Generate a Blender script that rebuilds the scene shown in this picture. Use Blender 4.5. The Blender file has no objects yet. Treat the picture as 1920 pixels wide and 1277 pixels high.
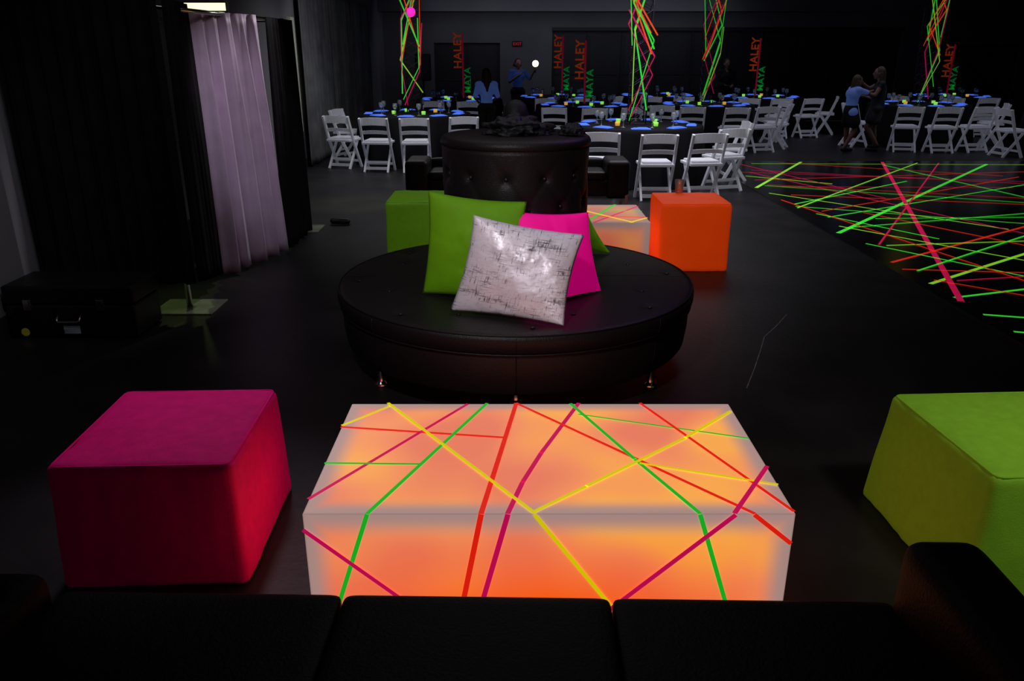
import bpy, bmesh, math, random
from mathutils import Vector, Matrix, noise
random.seed(7)
C = bpy.context.scene.collection
PI = math.pi
H = 1.7; F = 1480.0; TH = math.radians(20.17)
S_, C_ = math.sin(TH), math.cos(TH)
def P(x, y, z=0.0):
    u=(x-960)/F; v=(y-638.5)/F
    dy=C_-v*S_; dz=S_+v*C_; t=(H-z)/dz
    return Vector((u*t, dy*t, z))
def PY(x, y, Y):
    u=(x-960)/F; v=(y-638.5)/F
    dy=C_-v*S_; dz=S_+v*C_; t=Y/dy
    return Vector((u*t, Y, H-dz*t))

# ---------------------------------------------------------------- materials
def mat(name, col, rough=.6, metal=0, em=None, es=0, nscale=0, namt=.3, bump=0, bscale=60, spec=.5, sheen=0, trans=0, coat=0):
    m=bpy.data.materials.new(name); m.use_nodes=True
    nt=m.node_tree; b=nt.nodes['Principled BSDF']
    b.inputs['Base Color'].default_value=(*col,1); b.inputs['Roughness'].default_value=rough
    b.inputs['Metallic'].default_value=metal; b.inputs['Specular IOR Level'].default_value=spec
    if sheen: b.inputs['Sheen Weight'].default_value=sheen
    if trans: b.inputs['Transmission Weight'].default_value=trans
    if coat: b.inputs['Coat Weight'].default_value=coat
    if em: b.inputs['Emission Color'].default_value=(*em,1); b.inputs['Emission Strength'].default_value=es
    tc=nt.nodes.new('ShaderNodeTexCoord')
    if nscale:
        n=nt.nodes.new('ShaderNodeTexNoise'); n.inputs['Scale'].default_value=nscale; n.inputs['Detail'].default_value=4
        nt.links.new(tc.outputs['Object'],n.inputs['Vector'])
        r=nt.nodes.new('ShaderNodeValToRGB')
        r.color_ramp.elements[0].position=.3; r.color_ramp.elements[1].position=.7
        r.color_ramp.elements[0].color=(*[c*(1-namt) for c in col],1); r.color_ramp.elements[1].color=(*[min(1,c*(1+namt)) for c in col],1)
        nt.links.new(n.outputs['Fac'],r.inputs['Fac']); nt.links.new(r.outputs['Color'],b.inputs['Base Color'])
    if bump:
        n=nt.nodes.new('ShaderNodeTexNoise'); n.inputs['Scale'].default_value=bscale; n.inputs['Detail'].default_value=3
        nt.links.new(tc.outputs['Object'],n.inputs['Vector'])
        bp=nt.nodes.new('ShaderNodeBump'); bp.inputs['Strength'].default_value=bump; bp.inputs['Distance'].default_value=.01
        nt.links.new(n.outputs['Fac'],bp.inputs['Height']); nt.links.new(bp.outputs['Normal'],b.inputs['Normal'])
    return m
M={}
M['leather']=mat('black_leather',(.0115,.009,.010),.46,bump=.22,bscale=150,spec=.30)
M['sofa']=mat('sofa_leather',(.0055,.005,.0055),.5,bump=.2,bscale=120,spec=.16)
M['arm']=mat('sofa_arm_leather_shaded',(.0045,.004,.0045),.6,bump=.2,bscale=120,spec=.09)  # shade put into the colour: darkened sofa leather, catching less table glow
M['button']=mat('leather_button',(.012,.01,.012),.35)
M['chrome']=mat('chrome',(.75,.72,.7),.18,1)
M['steel']=mat('plate_steel',(.20,.22,.16),.55,.2,nscale=6)
M['floor']=mat('dark_floor',(.018,.0155,.017),.46,nscale=3,namt=.35,bump=.15,bscale=25,spec=.26)
M['dance']=mat('dance_floor_gloss',(.011,.0095,.011),.22,nscale=2,namt=.3,spec=.3)
M['wall']=mat('wall_paint',(.14,.14,.15),.8,nscale=1.2,namt=.12)
M['wall_l']=mat('side_wall_paint',(.22,.22,.24),.8,nscale=1.2,namt=.1)
M['ceil']=mat('ceiling_paint',(.06,.06,.07),.9,nscale=1)
M['base']=mat('dark_baseboard',(.02,.02,.022),.6)
M['door']=mat('dark_door',(.018,.018,.021),.6,nscale=2)
M['panel']=mat('dark_partition',(.024,.024,.029),.6,nscale=1.5)
M['white']=mat('white_resin',(.80,.80,.84),.45,nscale=5,namt=.04,em=(.75,.8,1),es=.04)  # faint emission added to keep the chairs bright, as if under UV
M['cloth']=mat('black_tablecloth',(.008,.008,.010),.85,bump=.2,spec=.2)
M['drape']=mat('black_drape',(.009,.0082,.009),.95,nscale=8,spec=.1)
M['lilac']=mat('lilac_satin',(.50,.38,.52),.5,nscale=5,namt=.12,sheen=.3)
M['gcurt']=mat('grey_curtain',(.12,.12,.125),.9,nscale=3)
M['pinkf']=mat('pink_fabric',(.88,.003,.22),.7,nscale=25,namt=.08,bump=.15,bscale=200,spec=.12,em=(.8,.0,.18),es=.012)  # cube fabrics from here get added emission standing in for blacklight
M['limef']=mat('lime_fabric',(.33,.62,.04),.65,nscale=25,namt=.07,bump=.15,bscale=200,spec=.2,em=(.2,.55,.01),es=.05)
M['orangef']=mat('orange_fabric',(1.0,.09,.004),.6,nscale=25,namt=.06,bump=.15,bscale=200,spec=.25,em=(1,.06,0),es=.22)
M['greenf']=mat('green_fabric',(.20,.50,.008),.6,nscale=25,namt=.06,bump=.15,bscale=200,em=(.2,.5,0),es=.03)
M['gpil']=mat('green_satin',(.16,.42,.006),.65,nscale=12,namt=.08,bump=.3,bscale=9,spec=.22,em=(.2,.5,0),es=.03)  # pillow satins get added emission, as if glowing under UV
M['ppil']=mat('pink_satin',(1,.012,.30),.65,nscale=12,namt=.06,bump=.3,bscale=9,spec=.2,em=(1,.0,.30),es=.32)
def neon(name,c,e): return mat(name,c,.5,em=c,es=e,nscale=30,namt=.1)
M['t_red']=neon('tape_red',(1,.018,.006),.65); M['t_pink']=neon('tape_pink',(.9,.006,.14),.5)  # tape emission put in to stand for blacklight fluorescence
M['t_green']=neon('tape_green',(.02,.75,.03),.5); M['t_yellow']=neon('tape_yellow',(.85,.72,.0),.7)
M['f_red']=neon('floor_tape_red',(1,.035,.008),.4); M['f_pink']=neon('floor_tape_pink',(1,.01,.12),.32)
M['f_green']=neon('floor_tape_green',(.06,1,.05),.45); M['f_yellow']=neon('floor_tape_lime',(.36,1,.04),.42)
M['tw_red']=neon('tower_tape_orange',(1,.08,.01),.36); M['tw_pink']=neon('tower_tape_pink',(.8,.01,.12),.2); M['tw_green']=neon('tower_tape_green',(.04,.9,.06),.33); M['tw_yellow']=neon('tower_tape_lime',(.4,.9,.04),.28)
M['glow_o']=neon('neon_orange_letters',(1,.10,.01),.09); M['glow_g']=neon('neon_green_letters',(.0,.9,.12),.06)
M['glow_p']=neon('neon_pink_post',(.8,.01,.08),.08)
M['ball']=neon('neon_pink_ball',(1,.02,.55),.9)
M['blue']=neon('blacklit_napkin',(.10,.24,1),.42)  # blue blacklight painted into colour and emission
M['votg']=neon('green_candle_glow',(.35,1,.12),.6); M['voto']=neon('amber_candle_glow',(1,.5,.08),.5)
M['lamp']=mat('lamp_face',(1,.9,.7),.5,em=(1,.86,.55),es=4,nscale=3,namt=.02)
M['lampb']=mat('booth_lamp_face',(1,1,.8),.5,em=(1,.95,.65),es=1.2,nscale=3,namt=.02)
M['blackp']=mat('black_plastic',(.009,.009,.010),.45,nscale=9,spec=.3)
M['truss']=mat('dark_truss',(.05,.04,.06),.4,.6,nscale=9)
M['yellow']=mat('yellow_sticker',(.75,.8,.05),.5,nscale=8,namt=.1)
M['sticker']=mat('pale_blue_sticker',(.4,.55,.65),.5,nscale=20,namt=.3)
M['exit']=neon('exit_red',(1,.02,.03),.2)
M['glass']=mat('clear_glass',(.9,.92,.95),.08,trans=.85,nscale=3,namt=.02)
M['skin']=mat('skin',(.30,.165,.125),.6,nscale=10,namt=.08)
M['hair_d']=mat('brown_hair',(.035,.015,.01),.6,nscale=40,namt=.4); M['hair_b']=mat('light_brown_hair',(.08,.045,.025),.6,nscale=40,namt=.4)
M['blackc']=mat('black_cloth',(.010,.010,.013),.8,nscale=12); M['bluec']=mat('pale_blue_cloth',(.22,.30,.7),.7,nscale=12,namt=.15,em=(.15,.3,1),es=.07)  # added blue emission paints a blacklight glow on the tops
M['bshirt']=mat('blue_shirt',(.04,.08,.28),.7,nscale=12,namt=.2,em=(.05,.15,.8),es=.03); M['eye']=mat('eye_dark',(.02,.015,.01),.2)
M['sequin']=mat('black_sequins',(.04,.04,.05),.25,.8,bump=1,bscale=160)
M['scuff']=mat('pale_scuff',(.26,.24,.24),.8,nscale=20,namt=.4)

def silver_mat():
    m=bpy.data.materials.new('silver_foil_fabric'); m.use_nodes=True; nt=m.node_tree; b=nt.nodes['Principled BSDF']
    tc=nt.nodes.new('ShaderNodeTexCoord')
    def streak(sc,scale,off=0):
        mp=nt.nodes.new('ShaderNodeMapping'); mp.inputs['Scale'].default_value=sc; mp.inputs['Location'].default_value=(off,off*2,0)
        n=nt.nodes.new('ShaderNodeTexNoise'); n.inputs['Scale'].default_value=scale; n.inputs['Detail'].default_value=5; n.inputs['Roughness'].default_value=.7
        nt.links.new(tc.outputs['UV'],mp.inputs['Vector']); nt.links.new(mp.outputs['Vector'],n.inputs['Vector']); return n.outputs['Fac']
    def mth(op,a,bb):
        q=nt.nodes.new('ShaderNodeMath'); q.operation=op
        for i,x in enumerate((a,bb)):
            if isinstance(x,(int,float)): q.inputs[i].default_value=x
            else: nt.links.new(x,q.inputs[i])
        return q.outputs[0]
    a=streak((4,45,1),1.5); c=streak((45,5,1),1.5,3); d=streak((1,1.6,1),2.6,5)
    mx=mth('ADD',mth('MINIMUM',a,c),mth('MULTIPLY',d,.65))
    r=nt.nodes.new('ShaderNodeValToRGB'); e=r.color_ramp.elements
    e[0].position=.645; e[0].color=(.10,.08,.11,1); e[1].position=.765; e[1].color=(.93,.87,.96,1)
    nt.links.new(mx,r.inputs['Fac']); nt.links.new(r.outputs['Color'],b.inputs['Base Color'])
    f=streak((1,1,1),2.2,9); fr_=nt.nodes.new('ShaderNodeMapRange'); fr_.inputs[1].default_value=.50; fr_.inputs[2].default_value=.62; fr_.inputs[3].default_value=.5; fr_.inputs[4].default_value=.24
    nt.links.new(f,fr_.inputs[0]); nt.links.new(fr_.outputs[0],b.inputs['Roughness'])
    b.inputs['Metallic'].default_value=.15
    bn=nt.nodes.new('ShaderNodeTexNoise'); bn.inputs['Scale'].default_value=7; bn.inputs['Detail'].default_value=2; nt.links.new(tc.outputs['UV'],bn.inputs['Vector'])
    bp=nt.nodes.new('ShaderNodeBump'); bp.inputs['Strength'].default_value=.22; bp.inputs['Distance'].default_value=.03
    nt.links.new(bn.outputs['Fac'],bp.inputs['Height']); nt.links.new(bp.outputs['Normal'],b.inputs['Normal'])
    return m
M['silver']=silver_mat()

def glow_box_mat(hx,hy,hz,strength):  # emission pattern paints the glow and falloff of light inside the box
    m=bpy.data.materials.new('lit_acrylic'); m.use_nodes=True; nt=m.node_tree; b=nt.nodes['Principled BSDF']
    tc=nt.nodes.new('ShaderNodeTexCoord'); sp=nt.nodes.new('ShaderNodeSeparateXYZ'); nt.links.new(tc.outputs['Object'],sp.inputs[0])
    def mth(op,a,bb=0.0,cl=False):
        q=nt.nodes.new('ShaderNodeMath'); q.operation=op; q.use_clamp=cl
        for i,x in enumerate((a,bb)):
            if isinstance(x,(int,float)): q.inputs[i].default_value=x
            else: nt.links.new(x,q.inputs[i])
        return q.outputs[0]
    d=[mth('SUBTRACT',h,mth('ABSOLUTE',sp.outputs[i])) for i,h in enumerate((hx,hy,hz))]
    med=mth('MAXIMUM',mth('MINIMUM',d[0],d[1]),mth('MINIMUM',mth('MAXIMUM',d[0],d[1]),d[2]))
    mr=nt.nodes.new('ShaderNodeMapRange'); mr.interpolation_type='SMOOTHSTEP'
    mr.inputs[1].default_value=.012; mr.inputs[2].default_value=.09; nt.links.new(med,mr.inputs[0])
    n=nt.nodes.new('ShaderNodeTexNoise'); n.inputs['Scale'].default_value=3.2; n.inputs['Detail'].default_value=0
    nt.links.new(tc.outputs['Object'],n.inputs['Vector'])
    rp=nt.nodes.new('ShaderNodeValToRGB'); e=rp.color_ramp.elements
    e[0].position=.36; e[0].color=(.84,.20,.105,1); e[1].position=.70; e[1].color=(1,.40,.07,1)
    x=e.new(.53); x.color=(.93,.275,.105,1)
    nt.links.new(n.outputs['Fac'],rp.inputs['Fac'])
    lo=nt.nodes.new('ShaderNodeMapRange'); lo.inputs[1].default_value=.16; lo.inputs[2].default_value=-.08; nt.links.new(sp.outputs[2],lo.inputs[0])
    ax=mth('SUBTRACT',1.0,mth('MULTIPLY',mth('ABSOLUTE',sp.outputs[0]),1.6),True)
    k=mth('MULTIPLY',lo.outputs[0],mth('POWER',ax,.6),True)
    k=mth('ADD',mth('MULTIPLY',k,.75),mth('MULTIPLY',lo.outputs[0],.25),True)
    m2=nt.nodes.new('ShaderNodeMixRGB'); nt.links.new(k,m2.inputs[0]); nt.links.new(rp.outputs['Color'],m2.inputs[1]); m2.inputs[2].default_value=(1,.115,.008,1)
    mx=nt.nodes.new('ShaderNodeMixRGB'); nt.links.new(mr.outputs[0],mx.inputs[0]); mx.inputs[1].default_value=(.40,.25,.225,1)
    nt.links.new(m2.outputs[0],mx.inputs[2])
    sm=nt.nodes.new('ShaderNodeMapRange'); sm.inputs[1].default_value=0; sm.inputs[2].default_value=.006; sm.inputs[3].default_value=.65; sm.inputs[4].default_value=1  # edge dimming paints a thin shadow line along the box corners
    nt.links.new(med,sm.inputs[0])
    b.inputs['Base Color'].default_value=(.38,.36,.36,1); b.inputs['Roughness'].default_value=.5
    nt.links.new(mx.outputs[0],b.inputs['Emission Color'])
    nt.links.new(mth('MULTIPLY',sm.outputs[0],strength),b.inputs['Emission Strength'])
    return m

# ---------------------------------------------------------------- mesh builder
class MB:
    def __init__(s): s.v=[]; s.f=[]
    def add(s,vs,fs):
        o=len(s.v); s.v+= [Vector(v) for v in vs]; s.f+=[tuple(i+o for i in f) for f in fs]; return s
    def box(s,c,d,m=None):
        hx,hy,hz=[k/2 for k in d]; c=Vector(c)
        vs=[Vector((x*hx,y*hy,z*hz)) for x in(-1,1) for y in(-1,1) for z in(-1,1)]
        if m: vs=[m@v for v in vs]
        return s.add([v+c for v in vs],[(0,1,3,2),(4,6,7,5),(0,4,5,1),(2,3,7,6),(0,2,6,4),(1,5,7,3)])
    def bar(s,p,q,w,h,up=(0,0,1)):
        p=Vector(p);q=Vector(q);d=(q-p);L=d.length;d.normalize();up=Vector(up)
        if abs(d.dot(up))>.99: up=Vector((0,1,0))
        a=d.cross(up).normalized(); b=a.cross(d)
        vs=[];
        for e in (p,q):
            for i,j in((-1,-1),(1,-1),(1,1),(-1,1)): vs.append(e+a*w/2*i+b*h/2*j)
        return s.add(vs,[(0,1,2,3),(7,6,5,4),(0,4,5,1),(1,5,6,2),(2,6,7,3),(3,7,4,0)])
    def tube(s,pts,r,n=10,cap=True):
        pts=[Vector(p) for p in pts]; rs=r if isinstance(r,(list,tuple)) else [r]*len(pts)
        vs=[];fs=[]; prev=None
        for i,p in enumerate(pts):
            d=(pts[min(i+1,len(pts)-1)]-pts[max(i-1,0)])
            if d.length<1e-9: d=Vector((0,0,1))
            d.normalize()
            if prev is None:
                a=d.cross(Vector((0,0,1)))
                if a.length<1e-3: a=d.cross(Vector((1,0,0)))
            else:
                a=prev-d*prev.dot(d)
                if a.length<1e-4: a=d.cross(Vector((1,0,0)))
            a.normalize(); prev=a; b=d.cross(a)
            for k in range(n):
                t=2*PI*k/n; vs.append(p+(a*math.cos(t)+b*math.sin(t))*rs[i])
        for i in range(len(pts)-1):
            for k in range(n):
                fs.append((i*n+k,i*n+(k+1)%n,(i+1)*n+(k+1)%n,(i+1)*n+k))
        if cap: fs.append(tuple(range(n-1,-1,-1))); fs.append(tuple((len(pts)-1)*n+k for k in range(n)))
        return s.add(vs,fs)
    def caps(s,p,q,r0,r1,n=12):
        p=Vector(p);q=Vector(q);d=(q-p)
        L=d.length; d=d/L if L>1e-6 else Vector((0,0,1))
        pts=[];rs=[]
        for a in (80,60,35,0): pts.append(p-d*r0*math.sin(math.radians(a))); rs.append(r0*math.cos(math.radians(a)))
        for a in (0,35,60,80): pts.append(q+d*r1*math.sin(math.radians(a))); rs.append(r1*math.cos(math.radians(a)))
        return s.tube(pts,rs,n)
    def ell(s,c,r,n=16,m=8):
        c=Vector(c); vs=[];fs=[]
        for i in range(m+1):
            a=PI*i/m
            for k in range(n):
                t=2*PI*k/n; vs.append(c+Vector((r[0]*math.sin(a)*math.cos(t),r[1]*math.sin(a)*math.sin(t),r[2]*math.cos(a))))
        for i in range(m):
            for k in range(n): fs.append((i*n+k,(i+1)*n+k,(i+1)*n+(k+1)%n,i*n+(k+1)%n))
        return s.add(vs,fs)
    def lathe(s,prof,c=(0,0,0),n=48,a0=0,a1=2*PI,disp=None,close=True):
        c=Vector(c); full=abs(a1-a0-2*PI)<1e-6; K=n if full else n+1; vs=[];fs=[]; m=len(prof)
        for k in range(K):
            t=a0+(a1-a0)*k/n
            for r,z in prof:
                v=Vector((r*math.cos(t),r*math.sin(t),z))
                if disp: v=disp(v,r,t,z)
                vs.append(v+c)
        for k in range(n):
            k2=(k+1)%K
            for i in range(m-1): fs.append((k*m+i,k2*m+i,k2*m+i+1,k*m+i+1))
        if not full:
            fs.append(tuple(range(m))); fs.append(tuple((K-1)*m+i for i in range(m-1,-1,-1)))
        return s.add(vs,fs)
    def ribbon(s,pts,w,n=(0,0,1),th=.0008):
        pts=[Vector(p) for p in pts]; n=Vector(n); 
        for p,q in zip(pts,pts[1:]):
            d=(q-p).normalized(); a=d.cross(n).normalized()*w/2; e=d*w*.15
            vs=[p-e-a,p-e+a,q+e+a,q+e-a]; vs+= [x+n*th for x in vs]
            s.add(vs,[(3,2,1,0),(4,5,6,7),(0,1,5,4),(1,2,6,5),(2,3,7,6),(3,0,4,7)])
        return s
    def build(s,name,m,parent=None,smooth=False,bevel=0,seg=2,origin=None,weld=False):
        me=bpy.data.meshes.new(name); vs=s.v; loc=Vector((0,0,0))
        if parent is None:
            if origin is None:
                xs=[v.x for v in vs];ys=[v.y for v in vs];zs=[v.z for v in vs]
                loc=Vector(((min(xs)+max(xs))/2,(min(ys)+max(ys))/2,min(zs)))
            else: loc=Vector(origin)
        elif origin is not None: loc=Vector(origin)
        me.from_pydata([v-loc for v in vs],[],s.f); 
        bm=bmesh.new(); bm.from_mesh(me)
        if weld: bmesh.ops.remove_doubles(bm,verts=bm.verts,dist=1e-5)
        bmesh.ops.recalc_face_normals(bm,faces=bm.faces); bm.to_mesh(me); bm.free()
        me.materials.append(m)
        if smooth:
            for p in me.polygons: p.use_smooth=True
        o=bpy.data.objects.new(name,me); C.objects.link(o); o.location=loc
        if parent: o.parent=parent
        if bevel:
            b=o.modifiers.new('bevel','BEVEL'); b.width=bevel; b.segments=seg; b.limit_method='ANGLE'
        return o
def tag(o,label=None,cat=None,group=None,kind=None):
    if label: o['label']=label
    if cat: o['category']=cat
    if group: o['group']=group
    if kind: o['kind']=kind
    return o
def thing(name,label,cat,loc=(0,0,0),rz=0,group=None):
    o=bpy.data.objects.new(name,None); C.objects.link(o); o.location=loc; o.rotation_euler=(0,0,rz); o.empty_display_size=.1
    return tag(o,label,cat,group)
def copy_tree(o,parent=None):
    c=o.copy(); C.objects.link(c); c.parent=parent
    for ch in [x for x in bpy.data.objects if x.parent==o]: copy_tree(ch,c)
    return c
def struct(name,mb,m,**k): return tag(mb.build(name,m,**k),kind='structure')
def shift(mb,off):
    off=Vector(off); mb.v=[v-off for v in mb.v]; return mb

# ---------------------------------------------------------------- the room
XL=-3.2; XR=14; YB=21; YF=-2; ZC=3.1
struct('floor',MB().box(((XL+XR)/2,(YF+YB)/2,-.05),(XR-XL,YB-YF,.1)),M['floor'])
struct('ceiling',MB().box(((XL+XR)/2,(YF+YB)/2,ZC+.05),(XR-XL,YB-YF,.1)),M['ceil'])
struct('wall_left',MB().box((XL-.1,(YF+YB)/2,ZC/2),(.2,YB-YF,ZC)),M['wall_l'])
struct('wall_right',MB().box((XR+.1,(YF+YB)/2,ZC/2),(.2,YB-YF,ZC)),M['wall'])
struct('wall_front',MB().box(((XL+XR)/2,YF-.1,ZC/2),(XR-XL,.2,ZC)),M['wall'])
def bx(x0,x1,y0,y1,z0,z1): return ((x0+x1)/2,(y0+y1)/2,(z0+z1)/2),(x1-x0,y1-y0,z1-z0)
wb=MB()
segs=[(XL,-1.95,0),( -1.95,-.3,1.88),(-.3,1.0,0),(1.0,9.7,2.16),(9.7,11.1,0),(11.1,12.7,1.84),(12.7,XR,0)]
for a,b,z in segs:
    wb.box(*bx(a,b,YB,YB+.25,z,ZC))
struct('wall_back',wb,M['wall'])
struct('trim_1',MB().box(*bx(XL,XR,YB-.7,YB-.01,2.58,2.86)),M['wall'])
struct('trim_2',MB().box(*bx(1.0,9.7,YB-.05,YB-.005,2.16,2.24)),M['base'])
def door(name,x0,x1,z,leaves,m):
    mb=MB(); mb.box(*bx(x0,x1,YB+.10,YB+.14,0,z)); w=(x1-x0)/leaves
    for i in range(leaves):
        a=x0+i*w
        for (u0,u1) in ((.1,.9),):
            for z0,z1 in ((.12,.46*z),(.52*z,z-.14)):
                mb.box(*bx(a+w*u0,a+w*u1,YB+.085,YB+.1,z0,z1))
        mb.box(*bx(a,a+.02,YB+.06,YB+.1,0,z))
    return struct(name,mb,m)
d=door('door_1',-1.95,-.3,1.88,2,M['door'])
for hx_ in(-1.2,-1.05):
    hb=MB(); hb.bar((hx_,YB+.06,.9),(hx_,YB+.06,1.05),.02,.02)
    shift(hb,d.location).build('door_handle',M['chrome'],d)
door('door_2',1.0,9.7,2.16,10,M['panel'])
door('door_3',11.1,12.7,1.84,2,M['door'])
struct('baseboard_left',MB().box(*bx(XL,XL+.02,YF,YB,0,.13)),M['base'])
struct('baseboard_back',MB().box(*bx(-.3,1.0,YB-.02,YB,0,.13)).box(*bx(XL,-1.95,YB-.02,YB,0,.13)).box(*bx(9.7,11.1,YB-.02,YB,0,.13)),M['base'])
mb=MB()
for y0,y1 in ((3.2,4.85),):
    for z0,z1 in ((.95,1.0),(2.2,2.25)): mb.box(*bx(XL,XL+.02,y0,y1,z0,z1))
struct('trim_3',mb,M['wall_l'])
M['palet']=mat('pale_trim',(.6,.65,.5),.6,nscale=3,namt=.05)
struct('trim_4',MB().box(*bx(XL,XL+.05,12.1,12.3,.55,2.15)),M['palet'])
sc=[P(1475,590),P(1455,612),P(1433,632),P(1425,660),P(1415,690),P(1400,728)]
struct('floor_scuff_mark',MB().ribbon([p+Vector((0,0,.0005)) for p in sc],.006),M['scuff'])

# ---------------------------------------------------------------- dance floor and its tape
DX0,DX1,DY0,DY1=3.25,9.3,3.2,13.0
tag(MB().box(*bx(DX0-.12,DX1,DY0,DY1+.1,0,.008)).build('dance_floor',M['dance'],bevel=.003),'glossy black dance floor crisscrossed with neon tape','dance floor')
tapes=[]
def ft(c,x0,y0,x1,y1,w=.022): tapes.append((c,P(x0,y0,.008),P(x1,y1,.008),w))
ft('yellow',1418,352,1512,298,.046); ft('green',1572,437,1850,308,.048); ft('yellow',1745,532,1940,470,.038); ft('green',1790,558,1940,540,.032)
ft('green',1845,590,1940,597,.032); ft('green',1902,622,1945,626,.03); ft('pink',1652,300,1802,565,.048); ft('red',1672,492,1940,420,.032)
ft('green',1525,412,1930,345); ft('green',1465,385,1930,420); ft('yellow',1540,418,1930,490,.022); ft('green',1590,450,1930,520,.022)
ft('yellow',1440,362,1890,430); ft('green',1502,395,1760,448); ft('pink',1388,318,1930,345); ft('pink',1400,322,1930,440); ft('red',1690,505,1935,512,.02)
ft('pink',1430,350,1900,352,.018); ft('red',1600,395,1930,462); ft('red',1372,300,1880,330); ft('red',1445,364,1930,384); ft('red',1520,400,1910,332,.018)
ft('pink',1740,530,1935,518,.018); ft('green',1480,385,1700,340); ft('yellow',1620,462,1930,452,.02); ft('red',1720,520,1930,556,.018)
ft('pink',1640,470,1760,306,.018); ft('green',1640,306,1930,372); ft('yellow',1395,330,1560,345,.028); ft('red',1410,338,1930,322,.018); ft('pink',1378,306,1660,372,.018); ft('green',1555,430,1930,400,.02); ft('red',1455,372,1930,530,.018)
ft('green',1700,515,1930,440,.02); ft('yellow',1490,392,1720,306,.02)
rnd=random.Random(3)
for i in range(5):
    c=['green','green','pink','yellow','red'][i%5]
    y0=rnd.uniform(7.0,12.8); a=rnd.uniform(-.5,.5); L=rnd.uniform(3.5,5.8)
    p=Vector((DX0+.02+(rnd.random()*.8 if i%3==0 else 0),y0,.008)); q=p+Vector((math.cos(a)*L,math.sin(a)*L,0))
    tapes.append((c,p,q,.018))
uniq={0:'short thick lime tape strip at the far left corner of dance floor',1:'long thick green tape strip slanting across the middle of the dance floor',2:'thick lime tape strip at right edge, beside the pink strip\'s near end',
 6:'thickest tape strip, hot pink, running lengthwise down the dance floor',7:'thick orange red tape strip crossing the hot pink one',4:'short green tape strip at nearest corner of dance floor, second from last',5:'tiny end of green tape, nearest strip of the dance floor',3:'green tape strip starting beside the near end of the hot pink strip'}
cn={'green':'green','pink':'pink','red':'orange red','yellow':'lime yellow'}
for i,(c,p,q,w) in enumerate(tapes):
    d=q-p; t1=1.0;t0=0.0
    for ax,lo,hi in((0,DX0-.1,DX1-.02),(1,DY0,DY1-.02)):
        if abs(d[ax])>1e-6:
            a,b=sorted(((lo-p[ax])/d[ax],(hi-p[ax])/d[ax])); t0=max(t0,a); t1=min(t1,b)
    if t1-t0<.02: continue
    if i not in uniq: t0+=rnd.uniform(0,.28)/d.length
    a=p+d*t0; b=p+d*t1; z=.0081+i*.00012; a.z=b.z=z
    o=MB().ribbon([a,b],w,th=.0001).build('tape_strip',M['f_'+c])
    tag(o,uniq.get(i,'thin %s tape strip stuck on the black dance floor'%cn[c]),'tape',None if i in uniq else 'thin %s tape strips on the dance floor'%cn[c])

# ---------------------------------------------------------------- lit tables
TX0,TX1,TY0,TY1,HT=-.613,.829,1.988,2.755,.43
cx,cy=(TX0+TX1)/2,(TY0+TY1)/2
def light_table(label,strength,loc,rz=0,wk=1):
    t1=thing('light_table',label,'coffee table',loc,rz)
    am=glow_box_mat((TX1-TX0)/2,(TY1-TY0)/2,HT/2,strength)
    MB().box((0,0,0),(TX1-TX0,TY1-TY0,HT-.004)).build('acrylic_box',am,t1,bevel=.004).location=(0,0,HT/2+.002)
    k=[0]
    def tt(col,top=None,front=None,w=.0135):
        k[0]+=1; e=.0006+k[0]*.0002; mb=MB(); off=Vector((cx,cy,0)); w*=wk
        if top:
            pts=[]
            for x,y in top:
                p=P(x,y,HT); p.x=min(max(p.x,TX0),TX1); p.y=min(max(p.y,TY0),TY1); p.z=HT+e; pts.append(p-off)
            mb.ribbon(pts,w,(0,0,1),.0002)
        if front:
            pts=[]
            for x,y in front:
                p=PY(x,y,TY0); p.z=min(max(p.z,.01),HT); p.x=max(p.x,TX0); p.y=TY0-e; pts.append(p-off)
            mb.ribbon(pts,w,(0,-1,0),.0002)
        o=mb.build('tape_strip',M['t_'+col],t1); o['label']={'red':'orange red','pink':'magenta','green':'green','yellow':'yellow'}[col]+' tape strip'
    tt('yellow',[(640,798),(735,760)],w=.012); tt('red',[(640,801),(947,821)]); tt('pink',[(877,758),(578,936)])
    tt('green',[(913,757),(688,965)],[(688,965),(630,1150)]); tt('green',[(607,869),(790,871)],w=.0105)
    tt('red',[(968,757),(902,965)],[(902,965),(864,1150)],w=.0165); tt('pink',[(1085,757),(1015,850),(980,905),(952,965)],[(952,965),(898,1150)],w=.016)
    tt('red',[(968,757),(1415,965)],[(1415,965),(1482,1018)]); tt('green',[(1070,758),(1190,862),(1313,965)],[(1313,965),(1366,1150)])
    tt('green',[(1085,778),(1403,823)],w=.009); tt('red',[(1200,757),(1488,960)],w=.012); tt('yellow',[(1370,772),(1285,822),(1100,913),(1003,960)],w=.012)
    tt('yellow',[(728,757),(1003,965)],[(1003,965),(1157,1150)],w=.012); tt('yellow',[(1200,870),(1458,910)],w=.010)
    tt('pink',[(1438,876),(1378,965)],[(1378,965),(1132,1150)],w=.015); tt('pink',None,[(566,993),(790,1148)],w=.013)
    return t1
light_table('glowing orange acrylic coffee table with neon tape between pink and lime cubes',.92,(cx,cy,0))
light_table('glowing acrylic table with neon tape beside the orange cube, behind the round sofa',.48,(1.09-.72,6.15+.38,0),PI,1.7)

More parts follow.
